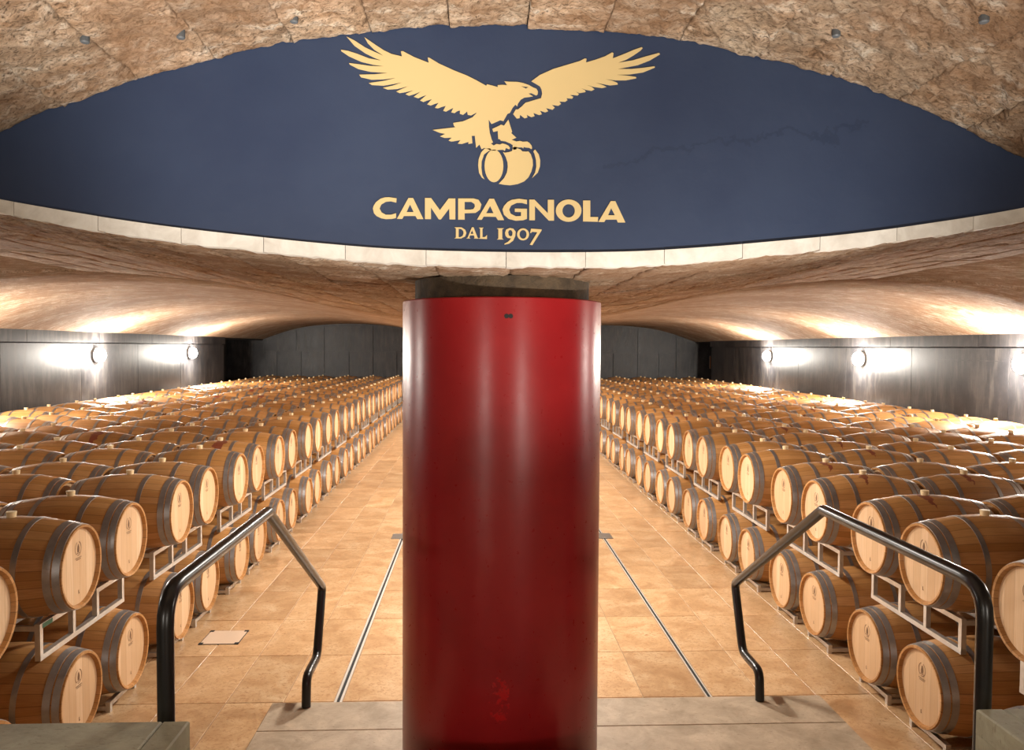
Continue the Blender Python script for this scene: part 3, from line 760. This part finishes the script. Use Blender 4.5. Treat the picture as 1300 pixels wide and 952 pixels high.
NAME_LETTERS=[[[(-488.7,-210.3),(-522.4,-206.3),(-540.4,-207.4),(-558.3,-213.1),(-578.5,-228.6),(-588.9,-245.3),(-592.0,-256.6),(-587.5,-276.7),(-576.3,-288.7),(-556.1,-298.3),(-535.9,-301.6),(-508.9,-300.4),(-490.9,-295.7),(-491.0,-275.4),(-513.4,-282.5),(-535.9,-282.8),(-553.9,-273.1),(-562.8,-256.2),(-556.1,-239.0),(-535.9,-226.2),(-513.4,-224.1),(-490.1,-229.2)]],
[[(-487.3,-300.1),(-437.0,-208.7),(-416.7,-208.4),(-371.5,-299.6),(-398.6,-299.9),(-406.3,-286.5),(-457.2,-287.2),(-463.9,-299.8)],[(-445.1,-269.9),(-414.4,-269.5),(-430.2,-236.5)]],
[[(-364.8,-299.5),(-364.9,-207.7),(-337.9,-207.4),(-299.4,-259.5),(-261.1,-208.1),(-231.7,-207.7),(-231.4,-299.2),(-257.2,-299.5),(-258.7,-252.2),(-294.8,-300.0),(-303.8,-300.1),(-338.7,-248.7),(-338.6,-299.2)]],
[[(-219.2,-299.9),(-219.5,-207.5),(-152.4,-206.6),(-129.8,-212.2),(-117.0,-232.3),(-122.8,-254.9),(-143.1,-269.6),(-190.7,-271.6),(-190.6,-299.6)],[(-190.9,-222.0),(-161.5,-221.6),(-147.8,-230.5),(-145.5,-241.7),(-152.3,-253.1),(-165.9,-255.5),(-190.8,-255.8)]],
[[(-136.2,-299.3),(-82.1,-207.0),(-61.7,-206.7),(-16.7,-299.6),(-44.0,-300.0),(-53.1,-285.6),(-106.8,-285.4),(-114.9,-299.1)],[(-95.5,-270.4),(-63.7,-270.0),(-78.8,-238.6)]],
[[(83.9,-209.3),(48.3,-205.2),(16.5,-210.2),(-1.7,-219.9),(-17.5,-237.7),(-24.3,-253.6),(-17.3,-276.1),(3.2,-294.0),(35.2,-301.7),(67.1,-299.1),(84.4,-293.0),(84.1,-248.6),(30.3,-248.4),(30.4,-262.9),(57.8,-263.4),(57.9,-280.6),(35.1,-282.3),(12.2,-271.3),(5.3,-253.3),(14.3,-235.1),(39.3,-223.4),(62.1,-223.1),(84.0,-228.7)]],
[[(94.5,-298.7),(93.9,-208.2),(116.7,-207.9),(176.5,-266.9),(176.1,-208.0),(203.5,-207.7),(204.2,-299.2),(181.3,-299.4),(119.2,-235.9),(119.6,-298.4)]],
[[(326.2,-253.6),(324.9,-264.5),(320.7,-275.0),(314.0,-284.3),(305.0,-292.2),(294.1,-298.2),(282.0,-302.0),(269.3,-303.3),(256.5,-302.3),(244.4,-298.8),(233.5,-293.1),(224.4,-285.5),(217.5,-276.3),(213.2,-266.0),(211.7,-255.1),(213.0,-244.2),(217.2,-233.8),(223.9,-224.4),(232.9,-216.6),(243.7,-210.6),(255.8,-206.8),(268.5,-205.4),(281.3,-206.5),(293.4,-209.9),(304.3,-215.6),(313.5,-223.2),(320.4,-232.4),(324.7,-242.7)],[(296.4,-254.9),(295.8,-261.5),(293.8,-267.7),(290.6,-273.4),(286.2,-278.1),(281.1,-281.7),(275.3,-283.9),(269.1,-284.7),(263.0,-284.1),(257.2,-282.0),(251.9,-278.5),(247.6,-273.9),(244.2,-268.4),(242.2,-262.2),(241.4,-255.6),(242.1,-249.1),(244.0,-242.8),(247.3,-237.2),(251.6,-232.5),(256.8,-228.9),(262.6,-226.6),(268.7,-225.8),(274.8,-226.5),(280.6,-228.6),(285.9,-232.0),(290.3,-236.6),(293.6,-242.2),(295.7,-248.4)]],
[[(333.5,-301.2),(332.7,-209.1),(364.9,-208.6),(365.5,-281.3),(400.4,-280.8),(399.3,-301.7)]],
[[(401.6,-302.6),(455.9,-210.1),(476.6,-209.9),(522.3,-303.4),(489.1,-303.8),(483.4,-291.1),(434.6,-291.8),(428.3,-302.3)],[(445.0,-272.5),(474.9,-272.1),(458.5,-240.5)]]]
DATE_LETTERS=[[[(-235.7,-382.7),(-228.9,-378.1),(-229.0,-338.4),(-235.8,-334.0),(-204.1,-333.6),(-188.2,-343.8),(-182.7,-357.3),(-188.1,-373.1),(-206.2,-382.4)],[(-216.8,-339.6),(-206.4,-340.8),(-197.3,-348.4),(-195.0,-358.8),(-199.5,-371.0),(-210.8,-377.0),(-216.7,-375.7)]],
[[(-183.6,-382.1),(-176.8,-377.5),(-158.8,-333.0),(-151.1,-332.9),(-133.6,-377.0),(-128.2,-381.9),(-149.5,-382.2),(-146.4,-377.2),(-149.6,-368.2),(-166.4,-368.4),(-170.0,-377.4),(-164.5,-381.9)],[(-164.1,-361.6),(-151.9,-361.4),(-157.8,-345.7)]],
[[(-128.2,-382.4),(-122.3,-377.8),(-122.4,-338.5),(-128.4,-334.0),(-106.6,-333.8),(-112.0,-338.3),(-111.8,-375.9),(-99.6,-374.4),(-91.9,-365.2),(-91.8,-383.3)]],
[[(-48.7,-385.1),(-41.9,-380.5),(-42.0,-340.7),(-48.9,-336.2),(-17.0,-334.9),(-24.7,-340.5),(-24.5,-380.3),(-18.1,-384.8)]],
[[(-12.4,-355.2),(-7.9,-341.6),(8.0,-333.7),(24.0,-336.7),(34.5,-350.2),(33.3,-368.3),(24.3,-388.8),(6.1,-402.6),(-14.4,-407.4),(-14.4,-402.8),(1.5,-394.5),(15.1,-379.8),(-0.9,-377.8),(-10.0,-368.8)],[(1.3,-352.8),(5.8,-343.7),(14.9,-342.7),(20.9,-352.6),(19.6,-366.2),(12.8,-370.8),(4.5,-366.4)]],
[[(94.0,-360.8),(93.3,-366.7),(91.4,-372.2),(88.3,-377.3),(84.1,-381.5),(79.1,-384.7),(73.5,-386.7),(67.6,-387.4),(61.7,-386.8),(56.1,-384.9),(51.1,-381.9),(46.9,-377.7),(43.7,-372.8),(41.7,-367.3),(41.0,-361.4),(41.6,-355.6),(43.6,-350.0),(46.7,-345.0),(50.8,-340.8),(55.8,-337.6),(61.4,-335.6),(67.3,-334.8),(73.2,-335.4),(78.8,-337.3),(83.9,-340.4),(88.1,-344.5),(91.3,-349.4),(93.3,-355.0)],[(83.0,-360.9),(82.6,-365.2),(81.5,-369.2),(79.7,-372.8),(77.2,-375.9),(74.3,-378.2),(71.0,-379.6),(67.6,-380.1),(64.1,-379.7),(60.8,-378.3),(57.9,-376.1),(55.4,-373.1),(53.5,-369.5),(52.4,-365.5),(51.9,-361.3),(52.3,-357.1),(53.4,-353.0),(55.3,-349.4),(57.7,-346.3),(60.6,-344.0),(63.9,-342.6),(67.4,-342.1),(70.8,-342.5),(74.1,-343.9),(77.1,-346.1),(79.5,-349.1),(81.4,-352.7),(82.6,-356.7)]],
[[(98.5,-353.9),(102.9,-335.8),(149.6,-338.4),(149.6,-342.9),(108.9,-408.3),(97.4,-406.1),(130.5,-351.3),(108.5,-349.3),(101.7,-355.3)]]]

SIGN = (0.131, YB - 0.002, 3.65)
em = tag(empty('eagle_emblem', SIGN), 'gold eagle with spread wings standing on a cask, painted on navy wall', 'emblem')
for nm, loops in EAGLE: flat_shape(nm, loops, em, M['gold'])
nl = tag(empty('name_lettering', SIGN), 'large gold capital letters of the winery name below the eagle emblem', 'lettering')
for lp in NAME_LETTERS: flat_shape('letter', lp, nl, M['gold'])
dl = tag(empty('date_lettering', SIGN), 'small gold serif line DAL 1907 under the large name letters', 'lettering')
for i, lp in enumerate(DATE_LETTERS): flat_shape('letter' if i < 3 else 'numeral', lp, dl, M['gold'])

# ================================================================ WALL LAMPS
ORD = ['zeroth', 'first', 'second', 'third', 'fourth', 'fifth', 'sixth', 'seventh', 'eighth', 'ninth', 'tenth', 'eleventh', 'twelfth', 'thirteenth',
       'fourteenth', 'fifteenth', 'sixteenth', 'seventeenth', 'eighteenth', 'nineteenth', 'twentieth', 'twenty-first', 'twenty-second',
       'twenty-third', 'twenty-fourth', 'twenty-fifth', 'twenty-sixth', 'twenty-seventh', 'twenty-eighth', 'twenty-ninth', 'thirtieth', 'thirty-first', 'thirty-second']
def wall_lamp(x, s, y, lab):
    e = tag(empty('wall_lamp', (x, y, 2.55)), lab, 'lamp', 'round lamps on the long walls')
    def P(pr): return [(s * a, r) for a, r in pr]
    q = MB(); q.lathe(P([(0, 0.17), (0.05, 0.17), (0.06, 0.15)]), 24, 'x', cap=True); shade_auto(q.obj('housing', M['housing'], e))
    q = MB(); q.lathe(P([(0.06, 0.15), (0.10, 0.165), (0.15, 0.165), (0.20, 0.13), (0.235, 0.07), (0.243, 0.005)]), 24, 'x', cap=True); shade_auto(q.obj('diffuser', M['glow'], e), 60)
    lamp('wall_lamp_light', 'POINT', (x + s * 0.30, y, 2.55), WALL_LAMP_POWER, (1, 0.93, 0.83), 0.12)
for y, lab in ((18.95, 'lit round lamp on dark wall left of the column, the nearer of its two'), (25.0, 'lit round lamp on dark wall left of the column, the farther of its two')):
    wall_lamp(XL, 1, y, lab)
for y, lab in ((12.98, 'lit round lamp on the dark wall right of the column, nearest, at the picture edge'),
               (18.75, 'lit round lamp on the dark wall right of the column, middle of the three'),
               (24.8, 'lit round lamp on the dark wall right of the column, farthest of the three')):
    wall_lamp(XR, -1, y, lab)
# the same rows of lamps go on outside the view
for x, s, y, f_ in ((XL, 1, 12.95, 1.0), (XL, 1, 7.0, 0.55), (XR, -1, 7.0, 0.55)):
    lamp('wall_lamp_light', 'POINT', (x + s * 0.30, y, 2.55), f_ * WALL_LAMP_POWER, (1, 0.93, 0.83), 0.12)

# ================================================================ BARRELS
HL = 0.475
def rad(x): return 0.350 - 0.063 * (abs(x) / HL) ** 1.9
def staves_mb(q, n, rings):
    prof = []
    if True:
        prof += [(-0.446, 0.262), (-0.473, 0.270), (-HL, 0.286)]
        for i in range(1, rings): x = -HL + 2 * HL * i / rings; prof.append((x, rad(x)))
        prof += [(HL, 0.286), (0.473, 0.270), (0.446, 0.262)]
    q.lathe(prof, n, 'x')
def hoop_mb(q, x0, x1, n):
    e = 0.0035
    q.lathe([(x0, rad(x0) - 0.002), (x0, rad(x0) + e), (x1, rad(x1) + e), (x1, rad(x1) - 0.002)], n, 'x')
HOOPS = [(-0.462, -0.418), (-0.408, -0.362), (-0.205, -0.168), (0.168, 0.205), (0.362, 0.408), (0.418, 0.462)]
def head_mb(q, x, n):
    q.add([(x, 0.264 * sin(2 * pi * k / n), 0.264 * cos(2 * pi * k / n)) for k in range(n)], [tuple(range(n)) if x < 0 else tuple(range(n))[::-1]])
def bung_mb(q, n): q.lathe([(0.335, 0.028), (0.352, 0.030), (0.385, 0.034), (0.389, 0.031)], n, 'z', cap=True)
def mark_mb(q):
    x = 0.4475; t = 0.003
    def disc(poly): q.add([(x, a, b) for a, b in poly], [tuple(range(len(poly)))])
    def seg(a, b, w_):
        a = Vector(a); b = Vector(b); d = (b - a).normalized(); nn = Vector((-d.y, d.x)) * w_ / 2
        disc([tuple(a - nn), tuple(b - nn), tuple(b + nn), tuple(a + nn)])
    cy, cz = 0.0, 0.125
    for k in range(20):
        if k in (4, 5, 13): continue
        a = 2 * pi * k / 20; b = a + 2 * pi / 20
        seg((cy + 0.042 * cos(a), cz + 0.048 * sin(a)), (cy + 0.042 * cos(b), cz + 0.048 * sin(b)), 0.005)
    disc([(-0.012, 0.098), (0.012, 0.098), (0.016, 0.125), (0.004, 0.158), (-0.006, 0.150), (-0.014, 0.12)])
    seg((-0.022, 0.092), (0.022, 0.092), 0.005)
    for r_, (z, w_) in enumerate(((0.060, 0.040), (0.048, 0.028))):
        yy = -w_
        while yy < w_:
            seg((yy, z), (yy + 0.006, z), 0.007); yy += 0.011
def mark2_mb(q):
    x = 0.4475
    q.add([(x, a, b) for a, b in ((-0.005, -0.193), (0.010, -0.193), (0.010, -0.186), (0.004, -0.184), (0.004, -0.163), (-0.004, -0.168))], [(0, 1, 2, 3, 4, 5)])

near_me = {}
def mk(name, fn, mat):
    q = MB(); fn(q); o = q.obj(name, mat); shade_auto(o, 35); me = o.data
    bpy.data.objects.remove(o); return me
ME = dict(staves=mk('staves', lambda q: staves_mb(q, 60, 16), M['oak']),
          staves_wine=mk('staves', lambda q: staves_mb(q, 60, 16), M['oak_wine']),
          hoops=[mk('hoop', lambda q, h_=h_: hoop_mb(q, h_[0], h_[1], 60), M['hoop']) for h_ in HOOPS],
          head=[mk('head', lambda q, x=x: head_mb(q, x, 48), M['head']) for x in (-0.446, 0.446)],
          bung=mk('bung', lambda q: bung_mb(q, 14), M['bung']),
          mark=mk('brand', mark_mb, M['burn']), mark2=mk('cooper_mark', mark2_mb, M['burn']))
def whole(q, n, rings, wine=False):
    q.m = 0; staves_mb(q, n, rings)
    q.m = 1; head_mb(q, -0.446, n); head_mb(q, 0.446, n)
    q.m = 2
    for h_ in HOOPS: hoop_mb(q, h_[0], h_[1], n)
    q.m = 3; bung_mb(q, 8)
def mk_whole(wine):
    q = MB(); whole(q, 32, 10); o = q.obj('oak_barrel', [M['oak_wine'] if wine else M['oak'], M['head'], M['hoop'], M['bung']])
    shade_auto(o, 35); me = o.data; bpy.data.objects.remove(o); return me
FAR = [mk_whole(False), mk_whole(True)]

ZU, ZLOW = 1.245, 0.345
PITCH, S1 = 1.845, 0.785
ROWS = []
for side, a, y0 in ((-1, -3.225, 5.57), (1, 3.675, 5.50)):
    for k in range(-1, 15):
        for b in (0, 1):
            if k == -1 and b == 0: continue
            for c in range(6):
                ROWS.append((side, c, a + side * 1.01 * c, y0 + PITCH * k + S1 * b, k * 2 + b))
def project(x, y, z):
    d = Vector((x, y, z - HC)); zc = d.dot(_f)
    if zc < 0.5: return None
    return 650 + 1000 * d.dot(_r2) / zc, 476 - 1000 * d.dot(_u2) / zc
cand = []; hidden = []
for (side, c, x, y, k) in ROWS:
    for tier in (1, 0):
        z = ZU if tier else ZLOW
        xin = x - side * 0.47
        p = project(xin, y, z + 0.33); p2 = project(x + side * 0.47, y, z + 0.33)
        vis = p is not None and ((-25 < p[0] < 1325) or (p2 and -25 < p2[0] < 1325))
        if vis and tier == 0 and c > 0: vis = False
        if vis and p[1] > 960: vis = False
        # behind the red column
        if vis and 508 < p[0] < 762 and p2 and 508 < p2[0] < 762: vis = False
        if tier == 0 and c == 0 and vis:
            ph = project(xin, y, z)
            if 512 < ph[0] < 758: vis = False
        if k == -1 and tier == 0 and side > 0 and c == 0: vis = True
        (cand if vis else hidden).append((sqrt(x * x + y * y), side, c, x, y, k, tier))
cand.sort()
keep = cand[:300]; rest = cand[300:]
rk = {}
rnd = random.Random(3)
SIDE = {-1: 'left', 1: 'right'}
order = {}
for it in sorted(keep, key=lambda t: t[4]):
    key = (it[1], it[2], it[6]); order[key] = order.get(key, 0) + 1; rk[it] = order[key]
WINE_FIRST = {(1, 0, 1), (1, 0, 2), (1, 0, 3), (1, 1, 2), (1, 1, 4)}
for n_, it in enumerate(keep):
    dist, side, c, x, y, k, tier = it
    z = ZU if tier else ZLOW
    wine = tier == 1 and ((side, c, k) in WINE_FIRST or (k > 3 and rnd.random() < (0.22 if side > 0 else 0.07)))
    o_ = ORD[rk[it]]
    what = 'wine-stained oak barrel' if wine else 'oak barrel'
    if tier == 0:
        lab = f'{what} in the bottom tier, {o_} from the front along the {SIDE[side]} aisle edge'
    elif c == 0:
        lab = f'{what} in the top tier, {o_} from the front along the {SIDE[side]} aisle edge'
    else:
        lab = f'{what} on top, {SIDE[side]} block, {ORD[c + 1]} column from the aisle, {o_} from front'
    grp = ('top tier' if tier else 'bottom tier') + f' barrels {SIDE[side]} of the aisle'
    rz = (0 if side < 0 else pi) + rnd.uniform(-0.012, 0.012)
    loc = (x + rnd.uniform(-0.012, 0.012), y, z)
    if n_ < 140:
        e = empty('oak_barrel', loc, None, rz)
        s_ = link(bpy.data.objects.new('staves', ME['staves_wine'] if wine else ME['staves']), e)
        tilt = 0.0
        for i in (0, 1):
            hd = link(bpy.data.objects.new('head', ME['head'][i]), e)
            if i == 1 and c == 0 and dist < 13:
                link(bpy.data.objects.new('burned_brand', ME['mark']), hd); link(bpy.data.objects.new('cooper_mark', ME['mark2']), hd)
        for m_ in ME['hoops']: link(bpy.data.objects.new('hoop', m_), e)
        if tier: link(bpy.data.objects.new('bung', ME['bung']), e)
    else:
        e = bpy.data.objects.new('oak_barrel', FAR[1 if wine else 0]); e.location = loc; e.rotation_euler = (0, 0, rz); link(e)
    tag(e, lab, 'barrel', grp)
# the remaining far and hidden barrels of the blocks, one mass
q = MB()
proto = MB(); whole(proto, 16, 6)
for it in rest + hidden:
    dist, side, c, x, y, k, tier = it
    z = ZU if tier else ZLOW
    b = len(q.v)
    q.v += [(p[0] + x, p[1] + y, p[2] + z) for p in proto.v]
    q.f += [tuple(i + b for i in t) for t in proto.f]; q.mi += proto.mi
o = q.obj('far_barrels', [M['oak'], M['head'], M['hoop'], M['bung']]); shade_auto(o, 40)
tag(o, 'oak barrels farthest back in the blocks and beneath the top tier', 'barrel', None, 'stuff')

# ================================================================ RACKS
def frame_mb(q, xf, zb, zt, foot, only=None):
    t = 0.036
    for cy in (-S1 / 2, S1 / 2):
        if only and cy * only < 0: continue
        ya, yb = cy - 0.215, cy + 0.215
        for y in (ya, yb): q.box(xf - t / 2, xf + t / 2, y - t / 2, y + t / 2, zb, zt)
        q.box(xf - t / 2, xf + t / 2, ya + t / 2, yb - t / 2, zt - t, zt)
    if not foot: q.box(xf - t / 2 - 0.001, xf + t / 2 + 0.001, -S1 / 2 - 0.233, S1 / 2 + 0.233, zb, zb + t)
def cross_mb(q, y, z, xr_=0.272): q.box(-xr_, xr_, y - 0.017, y + 0.017, z - 0.034, z)
RACK_TOP = (0.669, 0.918); RACK_LOW = (ZF, 0.030)
def rack_meshes(zb, zt, foot):
    D = {}
    for nm, xf in (('front_frame', 0.38 if foot else 0.29), ('rear_frame', -0.38 if foot else -0.29)):
        D[nm] = [mk(nm, lambda q, xf=xf, on=on: frame_mb(q, xf, zb, zt, foot, on), M['rack']) for on in ((-1, 1) if foot else (None,))]
    D['bars'] = [mk('cross_bar', lambda q, y=y: cross_mb(q, y, zt - 0.012 - (0.02 if foot else 0), 0.362 if foot else 0.272), M['rack']) for y in (-S1 / 2 - 0.215, -S1 / 2 + 0.215, S1 / 2 - 0.215, S1 / 2 + 0.215)]
    return D
RM = {1: rack_meshes(*RACK_TOP, False), 0: rack_meshes(*RACK_LOW, True)}
mass = MB(); rc = {}
for side, a, y0 in ((-1, -3.225, 5.57), (1, 3.675, 5.50)):
    for k in range(-1, 15):
        yc = y0 + PITCH * k + S1 / 2
        for c in range(6):
            x = a + side * 1.01 * c
            for tier in (1, 0):
                if k == -1 and c > 0: continue
                if c == 0 and k < 14 and not (k == -1 and tier == 0):
                    key = (side, tier); rc[key] = rc.get(key, 0) + 1
                    if k == -1: yy = yc
                    e = empty('barrel_rack', (x, yc, 0), None, 0 if side < 0 else pi)
                    pos = ('between the tiers' if tier else 'under the bottom tier')
                    tag(e, f'galvanised {"tall" if tier else "low"} rack {pos}, {ORD[rc[key]]} from the front, {SIDE[side]} aisle edge', 'rack', f'barrel racks {pos}')
                    D = RM[tier]
                    for nm in ('front_frame', 'rear_frame'):
                        for m_ in D[nm]: link(bpy.data.objects.new(nm, m_), e)
                    for m_ in D['bars']: link(bpy.data.objects.new('cross_bar', m_), e)
                    if side < 0 and tier and k == 0:
                        q = MB(); q.box(0.309, 0.3105, -S1 / 2 - 0.205, -S1 / 2 - 0.08, 0.884, 0.914); q.obj('green_sticker', M['green'], e)
                else:
                    zb, zt = RACK_TOP if tier else RACK_LOW
                    q = MB(); frame_mb(q, 0.29, zb, zt, not tier); frame_mb(q, -0.29, zb, zt, not tier)
                    b = len(mass.v)
                    mass.v += [(p[0] + x, p[1] + yc, p[2]) for p in q.v]; mass.f += [tuple(i + b for i in t) for t in q.f]; mass.mi += q.mi
o = mass.obj('inner_racks', M['rack']); tag(o, 'galvanised racks carrying the inner barrel columns', 'rack', None, 'stuff')
